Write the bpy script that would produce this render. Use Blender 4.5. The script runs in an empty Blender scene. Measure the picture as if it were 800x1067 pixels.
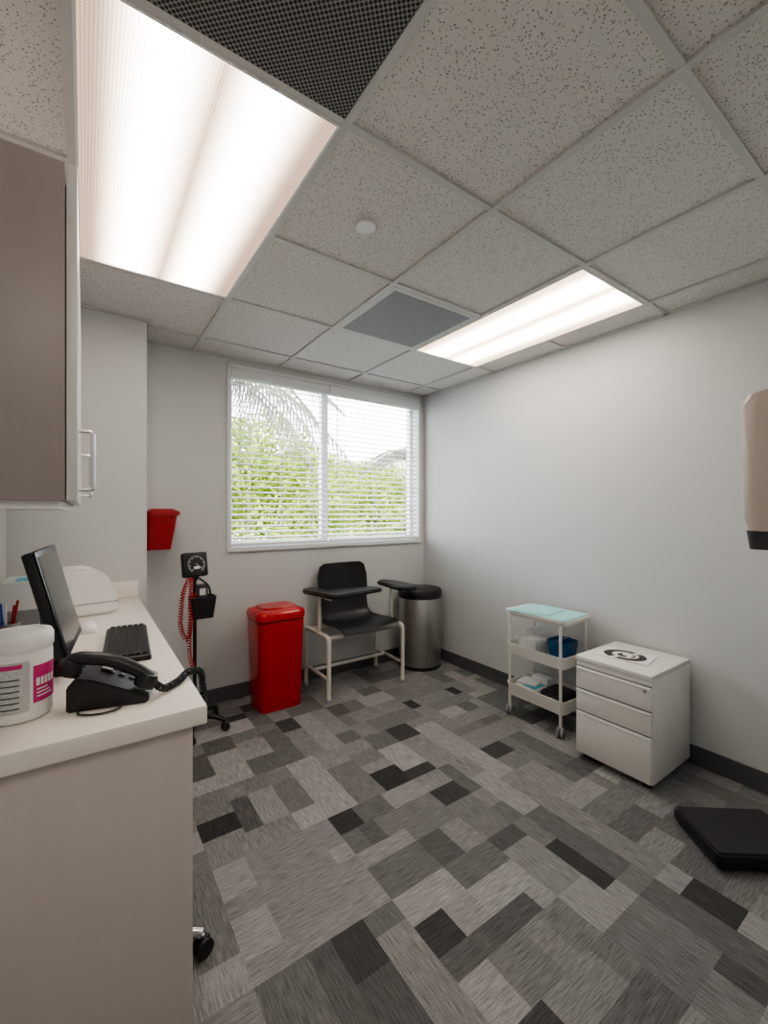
import bpy, bmesh, math, random
from mathutils import Vector, Matrix
random.seed(11)
sc=bpy.context.scene
COL=sc.collection
# ------------------------------------------------------------ materials
def mat(name,col,rough=0.5,metal=0.0,var=0.04,vscale=40,bump=0.0,spec=0.5,coat=0.0,stretch=None):
    m=bpy.data.materials.new(name); m.use_nodes=True
    nt=m.node_tree; b=nt.nodes['Principled BSDF']
    b.inputs['Roughness'].default_value=rough; b.inputs['Metallic'].default_value=metal
    b.inputs['Specular IOR Level'].default_value=spec
    b.inputs['Coat Weight'].default_value=coat
    tc=nt.nodes.new('ShaderNodeTexCoord'); n=nt.nodes.new('ShaderNodeTexNoise')
    n.inputs['Scale'].default_value=vscale; n.inputs['Detail'].default_value=3
    if stretch:
        mp=nt.nodes.new('ShaderNodeMapping'); mp.inputs['Scale'].default_value=stretch
        nt.links.new(tc.outputs['Object'],mp.inputs['Vector']); nt.links.new(mp.outputs[0],n.inputs['Vector'])
    else: nt.links.new(tc.outputs['Object'],n.inputs['Vector'])
    mx=nt.nodes.new('ShaderNodeMix'); mx.data_type='RGBA'
    c=Vector(col[:3])
    mx.inputs[6].default_value=(*(c*(1-var)),1); mx.inputs[7].default_value=(*[min(1,v*(1+var)) for v in c],1)
    nt.links.new(n.outputs['Fac'],mx.inputs[0]); nt.links.new(mx.outputs[2],b.inputs['Base Color'])
    if bump:
        bp=nt.nodes.new('ShaderNodeBump'); bp.inputs['Strength'].default_value=bump; bp.inputs['Distance'].default_value=0.002
        nt.links.new(n.outputs['Fac'],bp.inputs['Height']); nt.links.new(bp.outputs[0],b.inputs['Normal'])
    return m
M={}
M['wall']=mat('wall_paint',(0.60,0.615,0.615),0.6,var=0.015,vscale=120,bump=0.12)
M['base']=mat('baseboard_rubber',(0.10,0.105,0.11),0.5)
M['white']=mat('white_plastic',(0.80,0.80,0.79),0.35,var=0.01)
M['trimw']=mat('white_trim',(0.78,0.79,0.80),0.4,var=0.01)
M['slat']=mat('blind_slat_white',(0.80,0.81,0.83),0.45,var=0.01)
M['metalw']=mat('white_powdercoat',(0.78,0.77,0.735),0.35,var=0.01)
M['cream']=mat('cream_enamel',(0.70,0.68,0.62),0.35,var=0.02)
M['lam']=mat('greige_laminate_shaded',(0.34,0.30,0.292),0.4,var=0.05,vscale=25,stretch=(1,1,0.08))  # shade on the cabinet side is put into this laminate's colour
M['lampanel']=mat('greige_panel_laminate_lit',(0.56,0.505,0.485),0.45,var=0.03,vscale=25,stretch=(1,1,0.08))  # lighter copy of the greige laminate, light on the end panel painted in
M['door']=mat('greige_laminate_lit',(0.66,0.65,0.64),0.35,var=0.02)  # same laminate as the carcass, its lit look put into the colour
M['counter']=mat('counter_laminate',(0.80,0.75,0.69),0.3,var=0.02,vscale=90)
M['black']=mat('black_plastic',(0.016,0.016,0.018),0.38)
M['blackm']=mat('black_rubber',(0.025,0.025,0.027),0.65)
M['dgrey']=mat('dark_grey_plastic',(0.06,0.06,0.065),0.5)
M['grey']=mat('grey_plastic',(0.3,0.3,0.31),0.5)
M['red']=mat('red_enamel',(0.50,0.003,0.009),0.25,var=0.03,coat=0.3)
M['redd']=mat('red_sharps_plastic',(0.31,0.008,0.014),0.35,var=0.05)
M['redt']=mat('red_tube',(0.42,0.015,0.015),0.4)
M['steel']=mat('brushed_steel',(0.50,0.49,0.47),0.32,metal=1.0,var=0.1,vscale=30,stretch=(1,1,40))
M['chrome']=mat('chrome',(0.65,0.65,0.66),0.18,metal=1.0)
M['aqua']=mat('aqua_paper_pad',(0.36,0.66,0.68),0.8,spec=0.2)
M['blue']=mat('blue_bin_plastic',(0.012,0.09,0.22),0.35)
M['paper']=mat('paper_white',(0.8,0.8,0.79),0.7)
M['beige']=mat('dispenser_beige',(0.58,0.50,0.45),0.35,var=0.02)
M['screen']=mat('monitor_screen_glass',(0.07,0.08,0.09),0.12,var=0.1,vscale=3)
M['pink']=mat('label_magenta',(0.58,0.04,0.20),0.45)
M['label']=mat('label_grey_print',(0.50,0.52,0.51),0.5,var=0.5,vscale=160,stretch=(1,1,2.5))
M['pinkt']=mat('pink_trim',(0.7,0.25,0.2),0.4)
M['sky1']=mat('pen_blue',(0.03,0.1,0.5),0.4)
M['gold']=mat('pad_blue_packet',(0.1,0.5,0.62),0.4)
M['bark']=mat('bark',(0.12,0.1,0.08),0.8)
M['ground']=mat('ground_grass',(0.08,0.12,0.04),0.9,var=0.4,vscale=2)

def leafmat(name,a,b_):
    m=bpy.data.materials.new(name); m.use_nodes=True; nt=m.node_tree; b=nt.nodes['Principled BSDF']
    b.inputs['Roughness'].default_value=0.5
    g=nt.nodes.new('ShaderNodeTexCoord'); n=nt.nodes.new('ShaderNodeTexNoise'); n.inputs['Scale'].default_value=2.5; n.inputs['Detail'].default_value=6
    nt.links.new(g.outputs['Object'],n.inputs['Vector'])
    r=nt.nodes.new('ShaderNodeValToRGB'); r.color_ramp.elements[0].position=0.35; r.color_ramp.elements[1].position=0.65
    r.color_ramp.elements[0].color=(*a,1); r.color_ramp.elements[1].color=(*b_,1)
    nt.links.new(n.outputs['Fac'],r.inputs[0]); nt.links.new(r.outputs[0],b.inputs['Base Color'])
    tr=nt.nodes.new('ShaderNodeBsdfTranslucent'); nt.links.new(r.outputs[0],tr.inputs[0])
    mx=nt.nodes.new('ShaderNodeMixShader'); mx.inputs[0].default_value=0.4
    out=nt.nodes['Material Output']
    nt.links.new(b.outputs[0],mx.inputs[1]); nt.links.new(tr.outputs[0],mx.inputs[2]); nt.links.new(mx.outputs[0],out.inputs[0])
    return m
M['leaf']=leafmat('leaf_green',(0.085,0.16,0.010),(0.33,0.40,0.05))
M['palm']=leafmat('palm_leaf',(0.11,0.115,0.085),(0.20,0.21,0.16))

# ceiling tile
def ceiling_mat():
    m=bpy.data.materials.new('acoustic_ceiling_tile'); m.use_nodes=True; nt=m.node_tree; b=nt.nodes['Principled BSDF']
    b.inputs['Roughness'].default_value=0.9
    tc=nt.nodes.new('ShaderNodeTexCoord')
    v=nt.nodes.new('ShaderNodeTexVoronoi'); v.inputs['Scale'].default_value=165
    nz=nt.nodes.new('ShaderNodeTexNoise'); nz.inputs['Scale'].default_value=140; nz.inputs['Detail'].default_value=2
    nt.links.new(tc.outputs['Object'],v.inputs['Vector']); nt.links.new(tc.outputs['Object'],nz.inputs['Vector'])
    sep=nt.nodes.new('ShaderNodeSeparateColor'); nt.links.new(v.outputs['Color'],sep.inputs[0])
    mr=nt.nodes.new('ShaderNodeMapRange'); mr.inputs[1].default_value=0.12; mr.inputs[2].default_value=1.0; mr.inputs[3].default_value=0.0; mr.inputs[4].default_value=0.44
    nt.links.new(sep.outputs[0],mr.inputs[0])
    lt=nt.nodes.new('ShaderNodeMath'); lt.operation='LESS_THAN'
    nt.links.new(v.outputs['Distance'],lt.inputs[0]); nt.links.new(mr.outputs[0],lt.inputs[1])
    mx=nt.nodes.new('ShaderNodeMix'); mx.data_type='RGBA'
    mx.inputs[6].default_value=(0.71,0.69,0.67,1); mx.inputs[7].default_value=(0.29,0.275,0.26,1)
    nt.links.new(lt.outputs[0],mx.inputs[0]); nt.links.new(mx.outputs[2],b.inputs['Base Color'])
    bp=nt.nodes.new('ShaderNodeBump'); bp.inputs['Strength'].default_value=0.2; bp.inputs['Distance'].default_value=0.002
    nt.links.new(nz.outputs['Fac'],bp.inputs['Height']); nt.links.new(bp.outputs[0],b.inputs['Normal'])
    return m
M['ceil']=ceiling_mat()
M['grid']=mat('ceiling_grid_metal',(0.60,0.595,0.59),0.5)
def perf_mat(name,web,hole,scale,rad):
    m=bpy.data.materials.new(name); m.use_nodes=True; nt=m.node_tree; b=nt.nodes['Principled BSDF']
    b.inputs['Roughness'].default_value=0.6
    tc=nt.nodes.new('ShaderNodeTexCoord'); mp=nt.nodes.new('ShaderNodeMapping'); mp.inputs['Rotation'].default_value=(0,0,math.radians(45))
    v=nt.nodes.new('ShaderNodeTexVoronoi'); v.voronoi_dimensions='2D'; v.inputs['Scale'].default_value=scale; v.inputs['Randomness'].default_value=0
    nt.links.new(tc.outputs['Object'],mp.inputs[0]); nt.links.new(mp.outputs[0],v.inputs['Vector'])
    lt=nt.nodes.new('ShaderNodeMath'); lt.operation='LESS_THAN'; lt.inputs[1].default_value=rad
    nt.links.new(v.outputs['Distance'],lt.inputs[0])
    mx=nt.nodes.new('ShaderNodeMix'); mx.data_type='RGBA'; mx.inputs[6].default_value=(*web,1); mx.inputs[7].default_value=(*hole,1)
    nt.links.new(lt.outputs[0],mx.inputs[0]); nt.links.new(mx.outputs[2],b.inputs['Base Color'])
    return m
M['perf']=perf_mat('perforated_return_grille',(0.30,0.29,0.285),(0.02,0.019,0.019),100,0.41)
M['perf2']=perf_mat('perforated_diffuser_face',(0.38,0.395,0.42),(0.08,0.085,0.095),120,0.34)

def lens_mat(name,lo,hi,col,cx,half):
    """fluorescent troffer lens: two tubes behind a prismatic diffuser"""
    m=bpy.data.materials.new(name); m.use_nodes=True; nt=m.node_tree
    for n in list(nt.nodes):
        if n.type=='BSDF_PRINCIPLED': nt.nodes.remove(n)
    out=nt.nodes['Material Output']
    em=nt.nodes.new('ShaderNodeEmission')
    tc=nt.nodes.new('ShaderNodeTexCoord'); sx=nt.nodes.new('ShaderNodeSeparateXYZ'); nt.links.new(tc.outputs['Object'],sx.inputs[0])
    a=nt.nodes.new('ShaderNodeMath'); a.operation='SUBTRACT'; a.inputs[1].default_value=cx; nt.links.new(sx.outputs[0],a.inputs[0])
    ab=nt.nodes.new('ShaderNodeMath'); ab.operation='ABSOLUTE'; nt.links.new(a.outputs[0],ab.inputs[0])
    s=nt.nodes.new('ShaderNodeMath'); s.operation='SUBTRACT'; s.inputs[1].default_value=half*0.40; nt.links.new(ab.outputs[0],s.inputs[0])
    ab2=nt.nodes.new('ShaderNodeMath'); ab2.operation='ABSOLUTE'; nt.links.new(s.outputs[0],ab2.inputs[0])
    mr=nt.nodes.new('ShaderNodeMapRange'); mr.interpolation_type='SMOOTHERSTEP'
    mr.inputs[1].default_value=0.0; mr.inputs[2].default_value=half*0.52; mr.inputs[3].default_value=1; mr.inputs[4].default_value=0
    nt.links.new(ab2.outputs[0],mr.inputs[0])
    st=nt.nodes.new('ShaderNodeMapRange'); st.inputs[3].default_value=lo; st.inputs[4].default_value=hi; nt.links.new(mr.outputs[0],st.inputs[0])
    v=nt.nodes.new('ShaderNodeTexVoronoi'); v.voronoi_dimensions='2D'; v.inputs['Scale'].default_value=120; v.inputs['Randomness'].default_value=0
    nt.links.new(tc.outputs['Object'],v.inputs['Vector'])
    m2=nt.nodes.new('ShaderNodeMapRange'); m2.inputs[1].default_value=0.1; m2.inputs[2].default_value=0.6; m2.inputs[3].default_value=1.2; m2.inputs[4].default_value=0.6
    nt.links.new(v.outputs['Distance'],m2.inputs[0])
    mu=nt.nodes.new('ShaderNodeMath'); mu.operation='MULTIPLY'; nt.links.new(st.outputs[0],mu.inputs[0]); nt.links.new(m2.outputs[0],mu.inputs[1])
    cm=nt.nodes.new('ShaderNodeMix'); cm.data_type='RGBA'
    cm.inputs[6].default_value=(col[0],col[1]*0.80,col[2]*0.66,1); cm.inputs[7].default_value=(*col,1)
    nt.links.new(mr.outputs[0],cm.inputs[0]); nt.links.new(cm.outputs[2],em.inputs[0])
    nt.links.new(mu.outputs[0],em.inputs[1]); nt.links.new(em.outputs[0],out.inputs[0])
    return m

# ------------------------------------------------------------ geometry helpers
def link(o,parent=None):
    COL.objects.link(o)
    if parent is not None: o.parent=parent
    return o
def group(name,loc,rz=0,s=1.0):
    e=bpy.data.objects.new(name,None); e.location=loc; e.rotation_euler=(0,0,rz); e.scale=(s,s,s); e.empty_display_size=0.1
    COL.objects.link(e); return e
def mk(name,verts,faces,m,parent=None,smooth=False,auto=None):
    me=bpy.data.meshes.new(name); me.from_pydata([tuple(v) for v in verts],[],faces); me.update()
    bm=bmesh.new(); bm.from_mesh(me); bmesh.ops.recalc_face_normals(bm,faces=bm.faces); bm.to_mesh(me); bm.free()
    me.materials.append(m)
    if smooth:
        for p in me.polygons: p.use_smooth=True
        if auto: me.set_sharp_from_angle(angle=math.radians(auto))
    o=bpy.data.objects.new(name,me); return link(o,parent)
def box(g,name,lo,hi,m,bev=0.0,rot=None,seg=2):
    bm=bmesh.new(); bmesh.ops.create_cube(bm,size=1)
    lo=Vector(lo);hi=Vector(hi);c=(lo+hi)/2;s=hi-lo
    for v in bm.verts: v.co=Vector((v.co.x*s.x,v.co.y*s.y,v.co.z*s.z))
    if bev>0: bmesh.ops.bevel(bm,geom=list(bm.edges),offset=bev,segments=seg,affect='EDGES',profile=0.5)
    if rot is not None:
        bmesh.ops.transform(bm,matrix=rot,verts=bm.verts)
    for v in bm.verts: v.co+=c
    me=bpy.data.meshes.new(name); bm.to_mesh(me); bm.free(); me.materials.append(m)
    if bev>0:
        for p in me.polygons: p.use_smooth=True
        me.set_sharp_from_angle(angle=math.radians(40))
    o=bpy.data.objects.new(name,me); return link(o,g)
def multibox(name,boxes,m,parent=None):
    V=[];F=[]
    for lo,hi in boxes:
        n=len(V)
        for z in (lo[2],hi[2]):
            V+= [(lo[0],lo[1],z),(hi[0],lo[1],z),(hi[0],hi[1],z),(lo[0],hi[1],z)]
        F+=[(n,n+3,n+2,n+1),(n+4,n+5,n+6,n+7),(n,n+1,n+5,n+4),(n+1,n+2,n+6,n+5),(n+2,n+3,n+7,n+6),(n+3,n,n+4,n+7)]
    return mk(name,V,F,m,parent)
def rr(w,d,r,n=6):
    r=min(r,w/2-1e-4,d/2-1e-4); P=[]
    for cx,cy,a0 in ((w/2-r,d/2-r,0),(-w/2+r,d/2-r,90),(-w/2+r,-d/2+r,180),(w/2-r,-d/2+r,270)):
        for i in range(n+1):
            a=math.radians(a0+90*i/n); P.append((cx+r*math.cos(a),cy+r*math.sin(a)))
    return P
def loft(g,name,secs,m,cap0=True,cap1=True,auto=35,T=None):
    """secs: (z,w,d,r,ox,oy)"""
    V=[];F=[];N=None
    for z,w,d,r,ox,oy in secs:
        P=rr(w,d,r); N=len(P)
        V+=[(x+ox,y+oy,z) for x,y in P]
    for k in range(len(secs)-1):
        for i in range(N):
            j=(i+1)%N; F.append((k*N+i,k*N+j,(k+1)*N+j,(k+1)*N+i))
    if cap0: F.append(tuple(range(N))[::-1])
    if cap1: F.append(tuple(range((len(secs)-1)*N,len(secs)*N)))
    if T is not None: V=[T@Vector(v) for v in V]
    return mk(name,V,F,m,g,True,auto)
def lathe(g,name,prof,m,c=(0,0,0),n=32,auto=35,T=None):
    V=[];F=[]
    for r,z in prof:
        for i in range(n):
            a=2*math.pi*i/n; V.append(Vector((r*math.cos(a),r*math.sin(a),z)))
    for k in range(len(prof)-1):
        for i in range(n):
            j=(i+1)%n; F.append((k*n+i,k*n+j,(k+1)*n+j,(k+1)*n+i))
    F.append(tuple(range(n))[::-1]); F.append(tuple(range((len(prof)-1)*n,len(prof)*n)))
    if T is not None: V=[T@v for v in V]
    V=[v+Vector(c) for v in V]
    return mk(name,V,F,m,g,True,auto)
def fillet(pts,r,n=5):
    pts=[Vector(p) for p in pts]; out=[pts[0]]
    for i in range(1,len(pts)-1):
        a,b,c=pts[i-1],pts[i],pts[i+1]
        d1=(a-b);d2=(c-b); rr_=min(r,d1.length*0.49,d2.length*0.49)
        p=b+d1.normalized()*rr_; q=b+d2.normalized()*rr_
        for k in range(n+1):
            t=k/n; out.append((1-t)**2*p+2*t*(1-t)*b+t*t*q)
    out.append(pts[-1]); return out
def tube(g,name,pts,r,m,fil=0.0,n=10,closed=False):
    pts=fillet(pts,fil) if fil>0 else [Vector(p) for p in pts]
    V=[];F=[];K=len(pts)
    t0=(pts[1]-pts[0]).normalized()
    up=Vector((0,0,1)) if abs(t0.z)<0.9 else Vector((1,0,0))
    nrm=t0.cross(up).normalized()
    for k in range(K):
        if closed: t=(pts[(k+1)%K]-pts[k-1]).normalized()
        elif k==0: t=(pts[1]-pts[0]).normalized()
        elif k==K-1: t=(pts[-1]-pts[-2]).normalized()
        else: t=((pts[k+1]-pts[k]).normalized()+(pts[k]-pts[k-1]).normalized()).normalized()
        nrm=(nrm-t*nrm.dot(t)).normalized(); bi=t.cross(nrm)
        rk=r[k] if isinstance(r,(list,tuple)) else r
        for i in range(n):
            a=2*math.pi*i/n; V.append(pts[k]+nrm*rk*math.cos(a)+bi*rk*math.sin(a))
    rng=K if closed else K-1
    for k in range(rng):
        k2=(k+1)%K
        for i in range(n):
            j=(i+1)%n; F.append((k*n+i,k*n+j,k2*n+j,k2*n+i))
    if not closed: F.append(tuple(range(n))[::-1]); F.append(tuple(range((K-1)*n,K*n)))
    return mk(name,V,F,m,g,True,60)
def prism(g,name,poly,z0,z1,m,bev=0.0):
    N=len(poly); V=[(x,y,z0) for x,y in poly]+[(x,y,z1) for x,y in poly]
    F=[tuple(range(N))[::-1],tuple(range(N,2*N))]+[(i,(i+1)%N,N+(i+1)%N,N+i) for i in range(N)]
    o=mk(name,V,F,m,g)
    if bev>0:
        bm=bmesh.new(); bm.from_mesh(o.data); bmesh.ops.bevel(bm,geom=list(bm.edges),offset=bev,segments=3,affect='EDGES'); bm.to_mesh(o.data); bm.free()
        for p in o.data.polygons: p.use_smooth=True
        o.data.set_sharp_from_angle(angle=math.radians(45))
    return o
def caster(g,name,x,y,r=0.025,m=None,ang=0):
    T=Matrix.Rotation(ang,4,'Z')@Matrix.Rotation(math.pi/2,4,'X')
    for k,s in enumerate((-1,1)):
        off=Matrix.Rotation(ang,4,'Z')@Vector((0,s*0.012,0))
        lathe(g,f'{name}_wheel_{k+1}',[(r*0.5,-0.007),(r*0.93,-0.007),(r,-0.004),(r,0.004),(r*0.93,0.007),(r*0.5,0.007)],m or M['black'],(x+off.x,y+off.y,r),20,T=T)
    lathe(g,name+'_stem',[(0.006,0),(0.006,r*1.3)],M['chrome'],(x,y,r),10)
    box(g,name+'_hood',(x-r*0.75,y-0.006,r*0.9),(x+r*0.75,y+0.006,r*2.05),m or M['black'],0.004)

# ------------------------------------------------------------ dimensions
XL,XR,YB,H=-0.32,2.66,3.15,2.44
CAMH=1.34
T_=0.15
YF=0.15; NX=0.78; YN=-1.1
# floor (carpet tile patchwork, one mesh)
def build_floor():
    V=[];F=[];C=[]
    greys=[0.32,0.275,0.235,0.195,0.155,0.115,0.07,0.052]
    wts=  [0.09,0.17,0.22,0.19,0.13,0.08,0.07,0.045]
    def rect(x0,y0,x1,y1,flag):
        x0=max(x0,XL-0.05);x1=min(x1,XR+0.05);y0=max(y0,YN-0.05);y1=min(y1,YB+0.05)
        if x1-x0<1e-4 or y1-y0<1e-4: return
        n=len(V); V.extend([(x0,y0,0),(x1,y0,0),(x1,y1,0),(x0,y1,0)]); F.append((n,n+1,n+2,n+3))
        area=(x1-x0)*(y1-y0)
        g=random.choices(greys,wts)[0]
        if area>0.026 and g<0.08: g=0.15
        g*=random.uniform(0.93,1.07); C.append((g,flag))
    S=0.48
    ny=int((YB-YN)/S)+3; nx=int((XR-XL)/S)+3
    for iy in range(ny):
        for ix in range(nx):
            bx=XL-0.25+ix*S; by=YN-0.1+iy*S
            flag=1 if random.random()<0.5 else 0
            w=random.choice([[0.12]*4,[0.08,0.16,0.08,0.16],[0.16,0.08,0.12,0.12],[0.16,0.16,0.16]])
            a=0
            for ww in w:
                b=0
                while b<S-1e-6:
                    l=random.choice([0.08,0.12,0.12,0.16,0.24,0.24,0.32,0.48])
                    if S-(b+l)<0.06: l=S-b
                    if flag: rect(bx+a,by+b,bx+a+ww,by+b+l,1)
                    else: rect(bx+b,by+a,bx+b+l,by+a+ww,0)
                    b+=l
                a+=ww
    me=bpy.data.meshes.new('floor'); me.from_pydata(V,[],F); me.update()
    at=me.attributes.new('tone','FLOAT_COLOR','FACE')
    for i,(g,f) in enumerate(C): at.data[i].color=(g,f,random.random(),1)
    m=bpy.data.materials.new('carpet_tile'); m.use_nodes=True; nt=m.node_tree; b=nt.nodes['Principled BSDF']
    b.inputs['Roughness'].default_value=0.95; b.inputs['Specular IOR Level'].default_value=0.15
    a=nt.nodes.new('ShaderNodeAttribute'); a.attribute_name='tone'
    sp=nt.nodes.new('ShaderNodeSeparateColor'); nt.links.new(a.outputs['Color'],sp.inputs[0])
    tc=nt.nodes.new('ShaderNodeTexCoord')
    def nz(scale):
        mp=nt.nodes.new('ShaderNodeMapping'); mp.inputs['Scale'].default_value=scale
        n=nt.nodes.new('ShaderNodeTexNoise'); n.inputs['Scale'].default_value=1; n.inputs['Detail'].default_value=2
        nt.links.new(tc.outputs['Object'],mp.inputs[0]); nt.links.new(mp.outputs[0],n.inputs['Vector']); return n
    n1=nz((230,16,1)); n2=nz((16,230,1)); n3=nz((360,360,360))
    mx=nt.nodes.new('ShaderNodeMix'); nt.links.new(sp.outputs[1],mx.inputs[0]); nt.links.new(n2.outputs['Fac'],mx.inputs[2]); nt.links.new(n1.outputs['Fac'],mx.inputs[3])
    ad=nt.nodes.new('ShaderNodeMath'); ad.operation='ADD'; nt.links.new(mx.outputs[0],ad.inputs[0]); nt.links.new(n3.outputs['Fac'],ad.inputs[1])
    mr=nt.nodes.new('ShaderNodeMapRange'); mr.inputs[1].default_value=0.6; mr.inputs[2].default_value=1.4; mr.inputs[3].default_value=0.42; mr.inputs[4].default_value=1.58
    nt.links.new(ad.outputs[0],mr.inputs[0])
    mu=nt.nodes.new('ShaderNodeMath'); mu.operation='MULTIPLY'; nt.links.new(mr.outputs[0],mu.inputs[0]); nt.links.new(sp.outputs[0],mu.inputs[1])
    cc=nt.nodes.new('ShaderNodeCombineColor')
    for k,s in enumerate((1.01,1.0,1.0)):
        q=nt.nodes.new('ShaderNodeMath'); q.operation='MULTIPLY'; q.inputs[1].default_value=s; nt.links.new(mu.outputs[0],q.inputs[0]); nt.links.new(q.outputs[0],cc.inputs[k])
    nt.links.new(cc.outputs[0],b.inputs['Base Color'])
    bp=nt.nodes.new('ShaderNodeBump'); bp.inputs['Strength'].default_value=0.4; bp.inputs['Distance'].default_value=0.003
    nt.links.new(ad.outputs[0],bp.inputs['Height']); nt.links.new(bp.outputs[0],b.inputs['Normal'])
    me.materials.append(m)
    o=bpy.data.objects.new('floor',me); link(o)
build_floor()
multibox('floor_slab',[((XL-T_,YN-T_,-0.2),(XR+T_,YB+T_,-0.005))],M['dgrey'])

# walls
WX0,WX1,WZ0,WZ1=0.845,2.60,1.08,2.39
multibox('wall_back',[((XL-T_,YB,0),(WX0,YB+T_,H+0.1)),((WX1,YB,0),(XR+T_,YB+T_,H+0.1)),((WX0,YB,0),(WX1,YB+T_,WZ0)),((WX0,YB,WZ1),(WX1,YB+T_,H+0.1))],M['wall'])
multibox('wall_right',[((XR,YF-T_,0),(XR+T_,YB,H+0.1))],M['wall'])
multibox('wall_left',[((XL-T_,YN-T_,0),(XL,YB,H+0.1))],M['wall'])
multibox('wall_front',[((NX,YF-T_,0),(XR,YF,H+0.1)),((NX,YN,0),(NX+T_,YF-T_,H+0.1)),((XL,YN-T_,0),(NX+T_,YN,H+0.1))],M['wall'])
CX,CY=0.295,2.82
multibox('wall_chase',[((XL,CY,0),(CX,YB,H))],M['wall'])
bh=0.10
multibox('baseboard_back',[((CX,YB-0.008,0),(XR,YB,bh))],M['base'])
multibox('baseboard_right',[((XR-0.008,YF,0),(XR,YB-0.008,bh))],M['base'])
multibox('baseboard_chase',[((CX,CY,0),(CX+0.008,YB-0.008,bh))],M['base'])
# ceiling
multibox('ceiling',[((XL-T_,YN-T_,H+0.008),(XR+T_,YB+T_,H+0.12))],M['ceil'])
GX0,GY0,S=0.0,1.06,0.61
xs=[GX0+k*S for k in range(0,5)]
xs[0]=-0.035
ys=[GY0+k*S for k in range(-4,4)]
bars=[]
w=0.012
for x in xs: bars.append(((x-w,YN,H-0.002),(x+w,YB,H+0.008)))
for k,y in enumerate(ys):
    if k==5:
        bars.append(((XL,y-w,H-0.001),(xs[0]-w,y+w,H+0.008)))
        bars.append(((xs[1]+w,y-w,H-0.001),(xs[3]-w,y+w,H+0.008)))
        bars.append(((xs[4]+w,y-w,H-0.001),(XR,y+w,H+0.008)))
    elif k==1:
        bars.append(((XL,y-w,H-0.001),(xs[0]-w,y+w,H+0.008)))
        bars.append(((xs[1]+w,y-w,H-0.001),(XR,y+w,H+0.008)))
    else: bars.append(((XL,y-w,H-0.001),(XR,y+w,H+0.008)))
bars+= [((XR-0.02,YF,H-0.001),(XR,YB,H+0.008)),((XL,YB-0.02,H-0.001),(XR,YB,H+0.008)),((XL,YN,H-0.001),(XL+0.02,YB,H+0.008)),((XL,CY-0.02,H-0.001),(CX+0.02,CY,H+0.008))]
multibox('ceiling_grid',bars,M['grid'])
def troffer(name,x0,x1,y0,lo,hi,col):
    g=group(name,((x0+x1)/2,y0+S,H))
    a=(x1-x0)/2-w; b=S-w; f=0.007
    multibox('frame',[((-a,-b,-0.003),(-a+f,b,0.007)),((a-f,-b,-0.003),(a,b,0.007)),((-a+f,-b,-0.003),(a-f,-b+f,0.007)),((-a+f,b-f,-0.003),(a-f,b,0.007))],M['trimw'],g)
    mk('lens',[(-a+f,-b+f,0.001),(a-f,-b+f,0.001),(a-f,b-f,0.001),(-a+f,b-f,0.001)],[(0,3,2,1)],lens_mat(name+'_lens',lo,hi,col,0,a),g)
    return g
troffer('ceiling_light_panel',xs[0],xs[1],ys[4],0.7,7.0,(1.0,0.90,0.81))
troffer('ceiling_light_panel.001',xs[3],xs[4],ys[4],2.0,9.0,(1.0,0.93,0.84))
troffer('unseen_fill_panel',xs[0],xs[1],ys[0],3.0,7.5,(1.0,0.94,0.87))  # added fill light, unseen behind the camera, brightens room and front faces
g=group('return_air_grille',((xs[0]+xs[1])/2,ys[3]+S/2,H))
a=S/2-w; a2=(xs[1]-xs[0])/2-w
box(g,'perforated_face',(-a2,-a,0.0),(a2,a,0.006),M['perf'])
g=group('supply_air_diffuser',(xs[2]+S/2,ys[5]+S/2,H))
box(g,'perforated_face',(-a+.03,-a+.03,-0.004),(a-.03,a-.03,0.006),M['perf2'])
multibox('frame',[((-a,-a,-0.003),(-a+.03,a,0.007)),((a-.03,-a,-0.003),(a,a,0.007)),((-a+.03,-a,-0.003),(a-.03,-a+.03,0.007)),((-a+.03,a-.03,-0.003),(a-.03,a,0.007))],M['grid'],g)
g=group('sprinkler_cover',(0.889,1.398,H+0.008))
lathe(g,'cap',[(0.02,-0.014),(0.036,-0.014),(0.040,-0.011),(0.040,-0.006),(0.036,-0.006),(0.036,0)],M['white'],n=40)

# ------------------------------------------------------------ window
g=group('window_1',((WX0+WX1)/2,YB,WZ0))
hw=(WX1-WX0)/2; wh=WZ1-WZ0
fr=0.045
mxc=1.649-(WX0+WX1)/2
multibox('frame',[((-hw+.012,0.08,0),(-hw+fr,0.13,wh-.012)),((hw-fr,0.08,0),(hw-.012,0.13,wh-.012)),((-hw+fr,0.08,0),(hw-fr,0.13,fr)),((-hw+fr,0.08,wh-fr),(hw-fr,0.13,wh-.012)),((mxc-0.03,0.08,fr),(mxc+0.03,0.13,wh-fr))],M['trimw'],g)
multibox('sill',[((-hw-0.012,-0.022,-0.024),(hw+0.012,-0.0005,0.0)),((-hw+.001,-0.0005,0.0005),(hw-.001,0.15,0.004))],M['trimw'],g)
multibox('jamb_liner',[((-hw+.001,0,0.004),(-hw+.012,0.15,wh-.012)),((hw-.012,0,0.004),(hw-.001,0.15,wh-.012)),((-hw+.001,0,wh-.012),(hw-.001,0.15,wh-.001))],M['trimw'],g)
multibox('casing',[((-hw-0.014,-0.012,0),(-hw+0.012,-0.0005,wh)),((hw-.012,-0.012,0),(hw+0.014,-0.0005,wh)),((-hw-0.014,-0.012,wh-.012),(hw+0.014,-0.0005,wh+0.012))],M['trimw'],g)
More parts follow.
